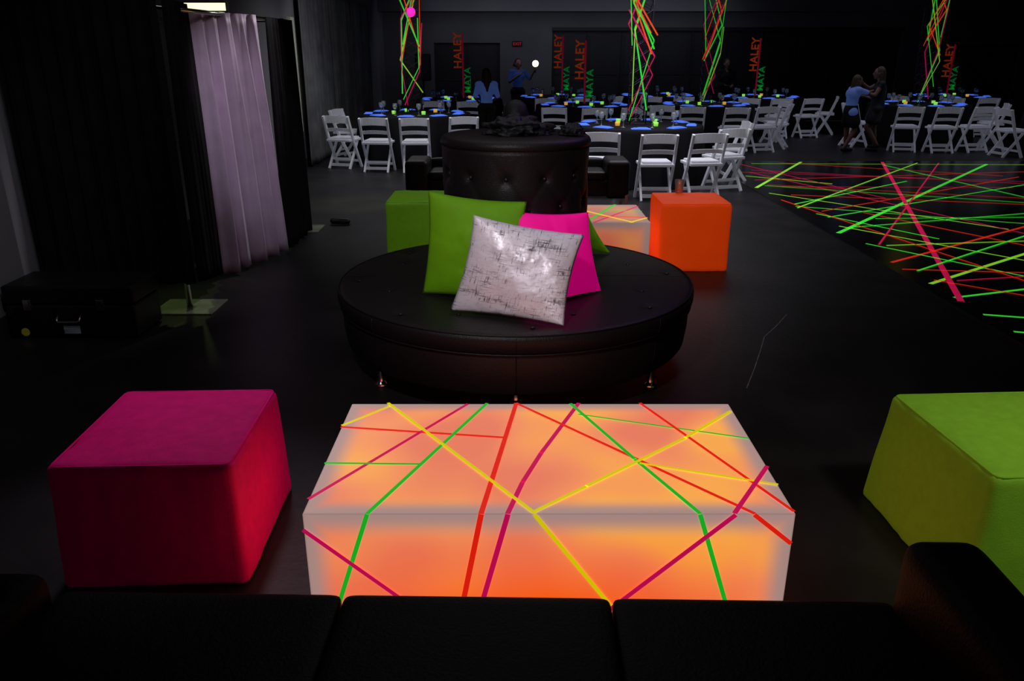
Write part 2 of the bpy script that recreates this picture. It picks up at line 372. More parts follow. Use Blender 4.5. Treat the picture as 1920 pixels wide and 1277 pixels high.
# ---------------------------------------------------------------- cube ottomans
def cube_ottoman(label,c,size,m,rz=0,flare=.05,seed=0):
    t=thing('cube_ottoman',label,'ottoman',(c[0],c[1],0),rz)
    n=26; sx,sy,sz=size; r=.024; bm=bmesh.new(); bmesh.ops.create_cube(bm,size=2)
    bmesh.ops.subdivide_edges(bm,edges=bm.edges[:],cuts=n,use_grid_fill=True)
    for v in bm.verts:
        w=Vector([math.copysign(abs(c_)**.75,c_) for c_ in v.co])
        p=Vector((w.x*sx/2,w.y*sy/2,w.z*sz/2)); q=Vector([max(-(s/2-r),min(s/2-r,k)) for s,k in zip(size,p)])
        d=p-q
        if d.length>1e-6: p=q+d.normalized()*r
        p.z+=sz/2; f=1+flare*(1-p.z/sz); p.x*=f; p.y*=f
        uu=(p.x/(sx/2)); vv=(p.y/(sy/2)); 
        if p.z>sz*.9: p.z+=.010*max(0,1-uu*uu)*max(0,1-vv*vv)
        b=.008*math.sin(PI*p.z/sz); p.x+=b*uu*max(0,1-vv*vv); p.y+=b*vv*max(0,1-uu*uu)
        nn=noise.noise_vector(p*6+Vector((seed*7.1,0,0)))*.005+noise.noise_vector(Vector((p.x*20,p.y*20,p.z*3))+Vector((seed,3,1)))*.003
        p+=nn; p.z=max(0.0,p.z); v.co=p
    me=bpy.data.meshes.new('cover'); bm.to_mesh(me); bm.free(); me.materials.append(m)
    for f in me.polygons: f.use_smooth=True
    o=bpy.data.objects.new('cover',me); C.objects.link(o); o.parent=t
    mb=MB(); a,b=sx/2-.008,sy/2-.008; z=sz-.005; pts=[]
    for sxx,syy,a0 in((1,1,0),(-1,1,90),(-1,-1,180),(1,-1,270)):
        for k in(0,45,90):
            g=math.radians(a0+k); pts.append((sxx*(a-.02)+.02*math.cos(g),syy*(b-.02)+.02*math.sin(g),z))
    pts.append(pts[0]); mb.tube(pts,.004,6)
    mb.build('seam_piping',m,t,smooth=True)
    return t
cube_ottoman('hot pink fabric cube ottoman left of the glowing coffee table',(-1.205,2.53),(.585,.61,.455),M['pinkf'],math.radians(2),.065,1)
cube_ottoman('large lime green fabric cube ottoman right of the glowing coffee table',(1.785,2.47),(.62,.64,.465),M['limef'],math.radians(3),.12,2)
cube_ottoman('bright orange fabric cube ottoman with a glass on top',(1.475,6.54),(.56,.55,.555),M['orangef'],0,.02,3)
cube_ottoman('dark green fabric cube ottoman partly hidden behind the round sofa',(-.73,6.55),(.56,.56,.57),M['greenf'],0,.02,4)
tag(MB().lathe([(0,.0),(.03,0),(.04,.11),(.037,.11),(.028,.006),(0,.006)],(1.42,6.74,.563),24).build('drinking_glass',M['glass'],smooth=True),'clear drinking glass standing on the orange cube','glass')

# ---------------------------------------------------------------- round banquette
BX,BY=.02,4.45
bq=thing('round_sofa','black leather round sofa with tufted drum backrest and chrome feet','sofa',(BX,BY,0))
btn=[(.75*math.cos(a),.75*math.sin(a)) for a in [math.radians(22.5+45*k) for k in range(8)]]+[(.9*math.cos(a),.9*math.sin(a)) for a in [math.radians(5+45*k) for k in range(8)]]
def seatd(v,r,t,z):
    if z>.44:
        d=0
        for bx_,by_ in btn:
            q=((v.x-bx_)**2+(v.y-by_)**2)
            d+=.010*math.exp(-q/.0012)+.004*math.exp(-q/.008)
        v.z-=min(d,.03)
    return v
prof=[(.3,.36),(.985,.36),(1.006,.363),(1.012,.372),(1.020,.405),(1.020,.435),(1.014,.45),(1.0,.459),(.985,.462)]
k=40
prof+=[(.985-.565*i/k,.462+.008*math.sin(PI*i/k)) for i in range(1,k+1)]
for a0 in (0,PI):
    o=MB().lathe(prof,n=90,a0=a0+.004,a1=a0+PI-.004,disp=seatd).build('seat_cushion',M['leather'],bq,smooth=True)
    es=o.modifiers.new('es','EDGE_SPLIT'); es.split_angle=math.radians(50)
pb=[(.0,.135),(.95,.135),(.972,.14),(.982,.155),(.995,.25),(.997,.34),(.99,.357),(.0,.357)]
o=MB().lathe(pb,n=96).build('base',M['leather'],bq,smooth=True); es=o.modifiers.new('es','EDGE_SPLIT'); es.split_angle=math.radians(50)
pp=[(1.006*math.cos(2*PI*i/120),1.006*math.sin(2*PI*i/120),.358) for i in range(121)]
MB().tube(pp,.005,6,False).build('seam_piping',M['leather'],bq,smooth=True)
pp=[(1.010*math.cos(2*PI*i/120),1.010*math.sin(2*PI*i/120),.457) for i in range(121)]
MB().tube(pp,.005,6,False).build('seam_piping',M['leather'],bq,smooth=True)
for kk in range(8):
    a=PI/2+kk*PI/4
    MB().tube([(r_*math.cos(a),r_*math.sin(a),z) for r_,z in((.983,.15),(.998,.25),(.998,.35),(1.013,.372),(1.021,.41),(1.017,.446))],.0025,5).build('panel_seam',M['leather'],bq,smooth=True)
ZT=1.27; rows=[1.08,.93,.78,.63]; NB=12
def drumd(v,r,t,z):
    if r<.3 or z>1.2: return v
    u=t*NB/(2*PI); w=(1.08-z)/.15; d=0
    f=1.0
    if w<0: f=max(0,1+w/.9)
    for s in(1,-1):
        q=u+s*w/2+ .25; q=abs(q-round(q)); d+=.004*math.exp(-(q/.06)**2)*f
    for i,zz in enumerate(rows):
        q=(u+.25+(i%2)*.5); q=(q-round(q))*2*PI*.41/NB; dd=q*q+(z-zz)**2
        d+=.018*math.exp(-dd/.0006)+.008*math.exp(-dd/.004)
    k=1-min(d,.04)/.41
    v.x*=k; v.y*=k; return v
pd=[(.405,.465+.745*i/60) for i in range(61)]+[(.402,1.214),(.398,1.218),(.405,1.222),(.412,1.23),(.412,1.245),(.405,1.26),(.39,1.27),(.3,1.276),(.15,1.28),(0.001,1.28)]
MB().lathe(pd,n=200,disp=drumd).build('drum_backrest',M['leather'],bq,smooth=True)
for i,zz in enumerate(rows):
    for kk in range(NB):
        a=(kk-.25-(i%2)*.5)*2*PI/NB
        mb=MB(); mb.ell((0.384*math.cos(a),.384*math.sin(a),zz),(.011,.011,.011),10,6); mb.build('button',M['button'],bq,smooth=True)
for (x,y) in btn: MB().ell((x,y,.460),(.012,.012,.005),10,6).build('button',M['button'],bq,smooth=True)
for a in (225,315,270,45,135,90,):
    rr=.88 if a in(225,315,45,135) else .80
    if a==225: px=P(715,722)-Vector((BX,BY,0))
    elif a==315: px=P(1219,724)-Vector((BX,BY,0))
    elif a==270: px=P(967,757)-Vector((BX,BY,0))
    else: px=Vector((rr*math.cos(math.radians(a)),rr*math.sin(math.radians(a)),0))
    MB().lathe([(0,0),(.035,0),(.038,.008),(.022,.022),(.018,.028),(.018,.09),(.026,.1),(.026,.14),(0,.14)],(px.x,px.y,0),20).build('foot',M['chrome'],bq,smooth=True)['label']='chrome foot'

def blob(name,c,r,seed,amp,m,label,cat,flat=0):
    bm=bmesh.new(); bmesh.ops.create_icosphere(bm,subdivisions=5,radius=1)
    for v in bm.verts:
        p=v.co.copy(); n=noise.noise(p*2.1+Vector((seed,0,0)))*amp+noise.noise(p*5+Vector((0,seed,0)))*amp*.45; p*=1+n
        rid=1-abs(noise.noise(p*3+Vector((0,0,seed)))); p*=.85+.2*rid
        v.co=Vector((p.x*r[0],p.y*r[1],max(p.z*r[2],-r[2]*.25)))
    z=min(v.co.z for v in bm.verts)
    for v in bm.verts: v.co.z-=z
    me=bpy.data.meshes.new(name); bm.to_mesh(me); bm.free(); me.materials.append(m)
    for f in me.polygons: f.use_smooth=True
    o=bpy.data.objects.new(name,me); C.objects.link(o); o.location=c; return tag(o,label,cat)
M['blk2']=mat('black_nylon',(.010,.010,.012),.55,bump=.3,bscale=30,spec=.3)
blob('crumpled_jacket',(BX-.01,BY-.10,1.28),(.17,.11,.07),3.3,.5,M['blk2'],'crumpled black jacket heaped on the drum backrest','jacket')
cap=thing('cap','small black cap standing behind the jacket on drum','cap',(BX+.0,BY+.22,1.281))
MB().lathe([(0.001,.16),(.03,.155),(.06,.13),(.075,.08),(.08,.0),(.07,0)],n=24).build('crown',M['blk2'],cap,smooth=True)
MB().lathe([(.07,0),(.12,.004),(.12,.01),(.07,.012)],n=16,a0=PI*.2,a1=PI*.8).build('brim',M['blk2'],cap,smooth=True)
blob('small_pouch',(BX+.30,BY-.12,1.281),(.065,.05,.045),9.1,.3,M['blk2'],'small black pouch near right rim of the drum','pouch')

# ---------------------------------------------------------------- pillows
def pillow(name,cs,thick,m,label,seed=0,cr_=.004):
    A,B,Cc,D=[Vector(c) for c in cs]  # TL TR BR BL
    n=40; nrm=((B-A).cross(D-A)).normalized()
    if nrm.y>0: nrm=-nrm
    ctr=(A+B+Cc+D)/4; loc=Vector((ctr.x,ctr.y,min(Cc.z,D.z)))
    bm=bmesh.new(); uvl=bm.loops.layers.uv.new('UVMap'); G={}
    for side in(1,-1):
        for i in range(n+1):
            for j in range(n+1):
                u=-1+2*i/n; v=-1+2*j/n
                if side==-1 and (i in(0,n) or j in(0,n)): G[(side,i,j)]=G[(1,i,j)]; continue
                uu=u*(1-.075*(1-v*v)); vv=v*(1-.06*(1-u*u))
                a=(uu+1)/2; b=(vv+1)/2
                p=(A*(1-a)+B*a)*(1-b)+(D*(1-a)+Cc*a)*b
                pf=(max(0,(1-u*u))*max(0,(1-v*v)))**.5
                q=Vector((u*1.6,v*1.6,seed+side))
                wr=noise.noise(q)*.014*pf+.006*noise.noise(q*3)*(1-abs(u))*1.0
                ed=max(abs(u),abs(v)); fold=math.sin(9*u+3*noise.noise(q*1.5))*math.exp(-(1-abs(v))*3)+math.sin(8*v+3*noise.noise(q*1.3))*math.exp(-(1-abs(u))*3)
                cr=cr_*fold*pf
                p=p+nrm*side*(thick*pf+wr*pf+cr)
                G[(side,i,j)]=bm.verts.new(p-loc)
    for side in(1,-1):
        for i in range(n):
            for j in range(n):
                vs=[G[(side,i,j)],G[(side,i+1,j)],G[(side,i+1,j+1)],G[(side,i,j+1)]]; ij=[(i,j),(i+1,j),(i+1,j+1),(i,j+1)]
                if side==-1: vs.reverse(); ij.reverse()
                f=bm.faces.new(vs); f.smooth=True
                for l,(ii,jj) in zip(f.loops,ij): l[uvl].uv=(ii/n,jj/n)
    bmesh.ops.recalc_face_normals(bm,faces=bm.faces)
    me=bpy.data.meshes.new(name); bm.to_mesh(me); bm.free(); me.materials.append(m)
    o=bpy.data.objects.new(name,me); C.objects.link(o); o.location=loc
    return tag(o,label,'pillow')
def onseat(x,y): return P(x,y,.475)
pillow('throw_pillow',[PY(803,358,4.06),PY(988,378,3.98),onseat(975,572),onseat(792,550)],.070,M['gpil'],'large green satin throw pillow leaning on drum behind the silver pillow',1)
pillow('throw_pillow',[PY(964,396,3.97),PY(1103,398,4.06),onseat(1127,545),onseat(990,582)],.058,M['ppil'],'hot pink throw pillow leaning on drum at right of silver pillow',2)
pillow('throw_pillow',[PY(888,403,3.79),PY(1096,440,3.77),P(1058,612,.472),P(843,583,.472)],.068,M['silver'],'white and silver foil patterned pillow in front of the others',3)
pillow('throw_pillow',[PY(1000,398,4.95),PY(1098,392,4.93),onseat(1145,475),onseat(1010,470)],.06,M['gpil'],'second green pillow, only its corner showing right of drum',4)

# ---------------------------------------------------------------- leather sofas
def rbox(mb_size,loc,name,m,parent,bev,seg=5,puff=0,label=None):
    sx,sy,sz=mb_size
    bm=bmesh.new(); bmesh.ops.create_cube(bm,size=2); bmesh.ops.subdivide_edges(bm,edges=bm.edges[:],cuts=12,use_grid_fill=True)
    r=bev
    for v in bm.verts:
        w=Vector([math.copysign(abs(c)**.5,c) for c in v.co])
        p=Vector((w.x*sx/2,w.y*sy/2,w.z*sz/2)); q=Vector([max(-(s/2-r),min(s/2-r,k)) for s,k in zip(mb_size,p)]); d=p-q
        if d.length>1e-6: p=q+d.normalized()*r
        u,w2=p.x/(sx/2),p.y/(sy/2)
        if p.z>0: p.z+=puff*max(0,1-u*u)*max(0,1-w2*w2)
        v.co=p
    me=bpy.data.meshes.new(name); bm.to_mesh(me); bm.free(); me.materials.append(m)
    for f in me.polygons: f.use_smooth=True
    o=bpy.data.objects.new(name,me); C.objects.link(o); o.parent=parent; o.location=loc
    sb=o.modifiers.new('s','SUBSURF'); sb.levels=1; sb.render_levels=1
    return o
RZ=-.020
sf=thing('leather_sofa','black leather sofa in the foreground facing the glowing coffee table','sofa',(0,1.2,0),RZ)
zc=.46
xa=[P(100,1115,zc).x,P(637,1115,zc).x,P(1141,1125,zc).x,P(1672,1130,zc).x]
yf=P(960,1114,zc).y
for a,b in zip(xa,xa[1:]):
    rbox((b-a-.002,.62,.15),((a+b)/2,yf-.31-1.2,zc-.076),'seat_cushion',M['sofa'],sf,.014,puff=.004)
    rbox((b-a-.006,.14,.32),((a+b)/2,yf-.76-1.2,zc+.10),'back_cushion',M['sofa'],sf,.05,puff=.0)
rbox((xa[3]-xa[0]+.3,.80,.24),((xa[0]+xa[3])/2,yf-.45-1.2,.22),'base',M['sofa'],sf,.02)
aw=.185
for sx,x in((-1,xa[0]-aw/2),(1,P(1690,1012,.655).x+aw/2)):
    rbox((aw,.86,.56 if sx>0 else .44),(x,yf-.44-1.2,.375 if sx>0 else .315),'armrest',M['arm'],sf,.05)
for x in (xa[0]-.05,xa[3]+.05):
    for y in (yf-.1,yf-.75): MB().lathe([(0,0),(.025,0),(.025,.12),(0,.12)],(x,y-1.2,0),16).build('foot',M['chrome'],sf,smooth=True)
fs=thing('leather_sofa','low black leather sofa behind the drum, near the white chairs','sofa',(.06,9.02,0))
for s_ in(-1,1):
    rbox((.26,.52,.42),(s_*1.11,0,.36),'armrest',M['leather'],fs,.05)
    for yy in(-.24,.2): MB().bar((s_*1.21,yy,0),(s_*1.21,yy,.2),.035,.035).build('leg',M['chrome'],fs,bevel=.004)['label']='chrome leg'
rbox((2.0,.45,.18),(0,-.02,.27),'base',M['leather'],fs,.02)
for x in(-.49,.49): rbox((.97,.42,.10),(x,-.04,.40),'seat_cushion',M['leather'],fs,.03,puff=.01)
rbox((2.0,.1,.38),(0,.22,.36),'backrest',M['leather'],fs,.04)

# ---------------------------------------------------------------- drape booth at left
def curtain(A,B,z0,z1,m,label,folds,amp,seed,z0b=None,flare=0,spread=0):
    A=Vector(A);B=Vector(B);L=(B-A).length; d=(B-A)/L; n=Vector((-d.y,d.x)); z0b=z0 if z0b is None else z0b
    N=int(max(60,folds*14)); K=22; rr=random.Random(seed); ph=[rr.uniform(0,6) for _ in range(4)]
    mb=MB(); vs=[];fs=[]
    for s in(0,1):
        for i in range(N+1):
            t=i/N
            for j in range(K+1):
                w=j/K; zb=z0*(1-t)+z0b*t; z=z1+(zb-z1)*w
                am=amp*(.35+.65*min(1,w*2.0)); q=folds*2*PI*t
                o=am*(math.sin(q+ph[0]+.4*math.sin(w*2+ph[1]))+.35*math.sin(2.3*q+ph[2]+w)+.3*math.sin(.37*q+ph[3]))
                p=A+d*(L*(t+spread*w*(t-.5)))+n*(o+(.004 if s else 0)+flare*w); vs.append((p.x,p.y,z))
    W=K+1; T=(N+1)*W
    for s in(0,1):
        for i in range(N):
            for j in range(K):
                a=s*T+i*W+j; f=(a,a+1,a+W+1,a+W); fs.append(f if s==0 else f[::-1])
    for i in range(N):
        for j in(0,K): a=i*W+j; fs.append((a,a+W,a+W+T,a+T))
    for j in range(K):
        for i in(0,N): a=i*W+j; fs.append((a,a+1,a+1+T,a+T))
    mb.add(vs,fs)
    return tag(mb.build('curtain',m,smooth=True),label,'curtain')
ZB=2.0
curtain((-3.13,5.07),(-2.11,5.07),.24,ZB+.03,M['drape'],'black drape on the near side of the booth, above the equipment case',9,.022,1)
curtain((-2.09,5.12),(-2.31,6.08),.24,ZB+.01,M['drape'],'black drape on booth side, between its near corner and lilac curtain',6,.018,2,z0b=.03)
curtain((-2.33,6.16),(-2.05,6.86),.02,ZB-.03,M['lilac'],'lilac satin curtain hanging on the side of the black booth',5,.045,3,z0b=.05,flare=-.07,spread=.12)
curtain((-2.01,6.99),(-2.02,7.82),.02,ZB-.04,M['drape'],'black drape farthest along booth side, beyond the lilac curtain',7,.024,4)
fr=thing('drape_frame','metal pipe frame with flat base plates carrying the booth drapes','drape frame',(-2.33,5.25,0))
def fl(p): return Vector(p)-Vector((-2.33,5.25,0))
pc=[P(357,577),Vector((-2.14,7.9,0)),Vector((-3.1,5.25,0)),Vector((-3.1,7.9,0))]
for i,p in enumerate(pc):
    MB().tube([fl((p.x,p.y,.01)),fl((p.x,p.y,ZB-.02))],.02,12).build('pole',M['chrome'],fr,smooth=True)
    pw=.42 if i<2 else .16
    MB().box(fl((p.x if i<2 else p.x+.02,p.y,.006)),(pw,.34,.012)).build('base_plate',M['steel'],fr,bevel=.003)
for a,b in((pc[0],pc[1]),(pc[2],pc[3]),(pc[0],pc[2]),(pc[1],pc[3])):
    MB().tube([fl((a.x,a.y,ZB-.04)),fl((b.x,b.y,ZB-.04))],.015,10).build('crossbar',M['chrome'],fr,smooth=True)
lq=PY(386,13,6.6)
lp=thing('booth_lamp','small glowing pale lamp bar above top of the black drapes','lamp',(lq.x,lq.y,lq.z-.05))
MB().box((0,0,.05),(.34,.05,.075)).build('housing',M['blackp'],lp,bevel=.005); MB().box((0,-.028,.05),(.32,.006,.055)).build('lamp_face',M['lampb'],lp)
MB().tube([(0,0,-.14),(0,0,.03)],.008).build('bracket',M['blackp'],lp)

sh=thing('shoe','dark shoe lying on the floor by far corner of booth','shoe',(-1.78,8.12,0))
MB().caps((-.08,0,.04),(.07,0,.035),.028,.030,14).build('upper',M['blackp'],sh,smooth=True); MB().box((0,0,.006),(.2,.06,.012)).build('sole',M['base'],sh,bevel=.004)

cs=thing('equipment_case','black equipment case with silver latches on the floor before the drapes','case',(-2.74,4.84,0))
CW,CD,CH=.80,.36,.345
MB().box((0,0,.115),(CW,CD,.21)).build('body',M['blackp'],cs,bevel=.015,seg=3)
MB().box((0,0,.285),(CW+.01,CD+.01,.115)).build('lid',M['blackp'],cs,bevel=.015,seg=3)
for x in(-.36,-.12,.12,.36): MB().box((x,-CD/2-.006,.115),(.02,.014,.18)).build('rib',M['blackp'],cs,bevel=.003)
for x in(-.25,.20):
    o=MB().box((x,-CD/2-.012,.225),(.05,.014,.07)).box((x,-CD/2-.02,.245),(.035,.008,.03)).build('latch',M['chrome'],cs,bevel=.003); o['label']='silver latch'
MB().tube([(-.08,-CD/2-.005,.16),(-.08,-CD/2-.03,.13),(-.07,-CD/2-.035,.12),(.05,-CD/2-.035,.12),(.06,-CD/2-.03,.13),(.06,-CD/2-.005,.16)],.007,8).build('handle',M['chrome'],cs,smooth=True)
MB().box((-.01,-CD/2-.002,.06),(.10,.004,.05)).build('sticker',M['sticker'],cs)['label']='pale blue sticker'
stx=MB().tube([(-.305,-CD/2-.001,.045),(-.305,-CD/2-.004,.045)],.026,20).build('round_sticker',M['yellow'],cs); stx['label']='round yellow sticker'
for x in(-.33,.33):
    for y in(-.12,.12): MB().box((x,y,.005),(.05,.05,.01)).build('foot',M['blackp'],cs)
for i,(y0,y1) in enumerate(((12.45,14.4),(14.5,16.4),(16.5,18.4))):
    curtain((XL+.09,y0),(XL+.09,y1),.02,2.6,M['gcurt'],['grey curtain on left wall nearest to the booth','grey curtain on left wall, middle one of three','grey curtain on left wall nearest the back corner'][i],7,.035,10+i)

# ---------------------------------------------------------------- folding chairs
def make_chair():
    t=thing('folding_chair','x','chair')
    m=M['white']
    for s in(-1,1):
        MB().bar((s*.205,.15,0),(s*.205,-.06,.40),.03,.045,(0,1,0)).bar((s*.205,-.06,.40),(s*.205,-.20,.78),.03,.045,(0,1,0)).build('long_leg',m,t,bevel=.004)
        MB().bar((s*.176,-.18,0),(s*.176,.12,.415),.026,.042,(0,1,0)).build('leg',m,t,bevel=.004)
    MB().box((0,.03,.422),(.40,.39,.035)).build('seat_frame',m,t,bevel=.008)
    MB().box((0,.03,.45),(.345,.33,.03)).build('seat',m,t,bevel=.012,seg=3)
    mb=MB(); n=8; pts=[]
    for i in range(n+1):
        u=-1+2*i/n; pts.append((u*.2,-.165-.03*(1-u*u),.725+.012*(1-u*u)))
    for a,b in zip(pts,pts[1:]): mb.bar(a,b,.018,.11)
    mb.build('top_rail',m,t,bevel=.003)
    mb=MB(); pts=[(p[0],p[1]+.045,p[2]-.155) for p in pts]
    for a,b in zip(pts,pts[1:]): mb.bar(a,b,.014,.05)
    mb.build('back_rail',m,t,bevel=.003)
    MB().bar((-.205,.12,.10),(.205,.12,.10),.016,.035).build('rung',m,t)
    MB().bar((-.176,-.135,.06),(.176,-.135,.06),.016,.04).build('rung',m,t)
    MB().bar((-.176,-.075,.145),(.176,-.075,.145),.016,.03).build('rung',m,t)
    return t
chair0=make_chair(); first=[True]
def chair(x,y,tc,label,group=None,rz=None):
    o=chair0 if first[0] else copy_tree(chair0); first[0]=False
    a=math.atan2(tc[1]-y,tc[0]-x)-PI/2
    if abs(a)<.9: a*=.35
    o.location=(x,y,0); o.rotation_euler=(0,0,a); o['label']=label
    if group: o['group']=group
    return o
# ---------------------------------------------------------------- round tables
TABLES={
 'booth':((-1.57,13.25),'table nearest left wall'),
 'front':((1.71,11.2),'table nearest the round sofa'),
 'mid':((3.67,15.6),'towered table left of the dancers'),
 'right':((7.75,15.65),'towered table right of the dancers'),
 'inner':((1.35,15.4),'table directly behind the nearest table'),
 'centre':((1.0,18.2),'far table near the lamp holder'),
 'leftback':((-1.1,17.2),'far table behind left wall table'),
 'doors':((3.3,18.8),'far table before the partition'),
 'rightback':((5.45,18.1),'far table by person in black'),
 'farright':((9.75,18.4),'far right table with name stand'),
 'edge':((9.75,13.9),'table at the right edge')}
R=.90
for key,((x,y),desc) in TABLES.items():
    def cd(v,r,t,z,x=x):
        if z<.70 and r>.5:
            k=(.74-z)/.74; f=1+.055*k*math.sin(13*t+x)+.03*k*math.sin(29*t+2*x); v.x*=f; v.y*=f
        return v
    pr=[(0.001,.75),(.5,.75),(R-.01,.75),(R,.742),(R+.004,.7)]+[(R+.01+.05*k/8,.7-.69*k/8) for k in range(1,9)]
    tag(MB().lathe(pr,(x,y,0),96,disp=cd).build('tablecloth',M['cloth'],smooth=True),'black floor length cloth over the round '+desc,'tablecloth')
nap=None; gl=None; vots={}
for key,((x,y),desc) in TABLES.items():
    n=9 if key in('front','booth','mid','right','inner') else 8
    for i in range(n):
        a=2*PI*(i+.5)/n+len(key)*.3
        if nap is None:
            nap=MB().box((0,0,.004),(.25,.13,.008)).box((0,.0,.012),(.20,.11,.008)).box((.02,0,.019),(.12,.09,.006)).build('napkin',M['blue'],bevel=.003,origin=(0,0,0)); o=nap
        else: o=nap.copy(); C.objects.link(o)
        o.location=(x+.74*math.cos(a),y+.74*math.sin(a),.7505); o.rotation_euler=(0,0,a+PI/2)
        tag(o,'folded napkin glowing blue on the '+desc,'napkin','blue napkins on the '+desc)
        if gl is None:
            gl=MB().lathe([(0.001,0),(.032,0),(.03,.004),(.005,.008),(.005,.08),(.03,.10),(.038,.14),(.034,.18),(.032,.18),(.035,.14),(.027,.104),(.001,.088)],n=16).build('wine_glass',M['glass'],smooth=True,origin=(0,0,0)); o=gl
        else: o=gl.copy(); C.objects.link(o)
        b=a+.30; o.location=(x+.55*math.cos(b),y+.55*math.sin(b),.7505)
        tag(o,'stemmed clear glass on the '+desc,'glass','glasses on the '+desc)
    for i in range(4):
        a=2*PI*i/4+.5+x; mk='votg' if (i!=1) else 'voto'
        if mk not in vots:
            vots[mk]=MB().lathe([(0.001,0),(.03,0),(.034,.045),(.031,.05),(.026,.042),(.001,.038)],n=16).build('votive_candle',M[mk],smooth=True,origin=(0,0,0)); o=vots[mk]
        else: o=vots[mk].copy(); C.objects.link(o)
        o.location=(x+.36*math.cos(a),y+.36*math.sin(a),.7505)
        w='green' if mk=='votg' else 'amber'
        tag(o,w+' glowing votive candle on the '+desc,'candle',w+' candles on the '+desc)

CH={'booth':[((-1.99,12.0),'left of front pair'),((-1.42,11.95),'right of front pair'),((-2.58,12.4),'sideways by the wall'),((-.75,12.2),'half behind the drum'),((-2.75,13.6),'farthest along the wall'),((-.30,13.2),'on the inner side')],
 'front':[((1.72,9.62),'middle of near row'),((2.30,9.70),'right of near row'),((2.72,10.3),'turned sideways at right'),((1.10,9.85),'behind far sofa arm'),((3.05,11.2),'farthest round to right')],
 'mid':[((3.85,14.2),'middle of near row'),((4.42,14.4),'right of near row'),((3.15,14.35),'left of near row'),((4.90,15.0),'right side'),((5.05,15.75),'farthest round to right'),((2.72,14.75),'left side')],
 'right':[((6.98,14.45),'left of front pair'),((7.55,14.3),'right of front pair'),((8.2,14.4),'slanted at the right'),((6.45,15.3),'next to the dancers'),((8.95,15.2),'outermost right')],
 'inner':[((.75,14.2),'left of near row'),((1.4,14.05),'middle of near row'),((2.05,14.2),'right of near row'),((.15,14.9),'left side')],
 'centre':[((.7,16.95),'left of near pair'),((1.35,16.95),'right of near pair'),((2.1,17.6),'right side')],
 'leftback':[((-1.5,15.95),'left of near pair'),((-.85,15.9),'right of near pair')],
 'doors':[((2.95,17.5),'left of near pair'),((3.6,17.5),'right of near pair')],
 'rightback':[((4.85,16.9),'left of near row'),((5.45,16.8),'middle of near row'),((6.1,16.9),'right of near row'),((6.75,17.6),'right side')],
 'farright':[((9.1,17.1),'left of near pair'),((9.8,17.1),'right of near pair'),((8.5,17.8),'left side')],
 'edge':[((8.42,13.75),'left side'),((8.75,13.1),'near side')]}
for key,L in CH.items():
    tc,desc=TABLES[key]
    for (x,y),w in L: chair(x,y,tc,'white folding chair, %s, %s'%(w,desc),'white folding chairs around the round tables')

# ---------------------------------------------------------------- towers
def tower(tc,seed,desc,h=2.25,ball=False,w=.20):
    x,y=tc; t=thing('tape_tower','dark lattice tower wrapped in neon tape on the '+desc,'centrepiece',(x,y,.75))
    MB().lathe([(0.001,0),(.16,0),(.16,.015),(.15,.02),(.001,.02)],n=24).build('base_plate',M['truss'],t)
    cor=[(w*math.cos(a),w*math.sin(a)) for a in(PI/4,3*PI/4,5*PI/4,7*PI/4)]
    for c in cor: MB().tube([(c[0]*.75,c[1]*.75,.01),(c[0],c[1],h)],.008,8).build('post',M['truss'],t,smooth=True)
    mb=MB(); n=14
    for i in range(n):
        for a,b in zip(cor,cor[1:]+cor[:1]):
            z0,z1=h*i/n,h*(i+1)/n; k0=.75+.25*z0/h; k1=.75+.25*z1/h
            mb.tube([(a[0]*k0,a[1]*k0,z0+.01),(b[0]*k1,b[1]*k1,z1)],.004,5)
            mb.tube([(b[0]*k0,b[1]*k0,z0+.01),(a[0]*k1,a[1]*k1,z1)],.004,5)
    mb.build('lattice',M['truss'],t)
    rr=random.Random(seed)
    # each strip runs straight between opposite sides of the cage
    for i,c in enumerate(['green','red','green','red','pink','green','yellow','red','pink','green']):
        z=rr.uniform(0.0,.35) if i%2==0 else rr.uniform(.7,1.3); pts=[]; side=1 if rr.random()<.5 else -1; n=rr.choice((2,3))
        while len(pts)<n+1:
            zz=min(z,h); k=(.78+.3*zz/h)*w
            pts.append(Vector((side*k*rr.uniform(.55,1.05),-k*rr.uniform(.75,.95),zz)))
            if z>=h: break
            side*=-1 if rr.random()<.85 else 1; z+=rr.uniform(.45,1.15)
        mb=MB()
        for p,q in zip(pts,pts[1:]): mb.bar(p,q,.018,.003) if False else mb.bar(p,q,rr.choice((.012,.016,.02)),.003,(0,1,0))
        if len(pts)>1: o=mb.build('tape_strip',M['tw_'+c],t); o['label']=cn[c]+' tape strip'
    if ball:
        MB().ell((.03,-.24,1.50),(.07,.07,.07),20,12).build('ornament_ball',M['ball'],t,smooth=True)['label']='magenta ball'
        MB().tube([(.03,-.24,1.56),(cor[3][0],cor[3][1],1.75)],.003,5).build('string',M['truss'],t)
tower(TABLES['booth'][0],5,TABLES['booth'][1],ball=True); tower(TABLES['front'][0],21,TABLES['front'][1]); tower(TABLES['mid'][0],8,TABLES['mid'][1]); tower(TABLES['right'][0],14,TABLES['right'][1])

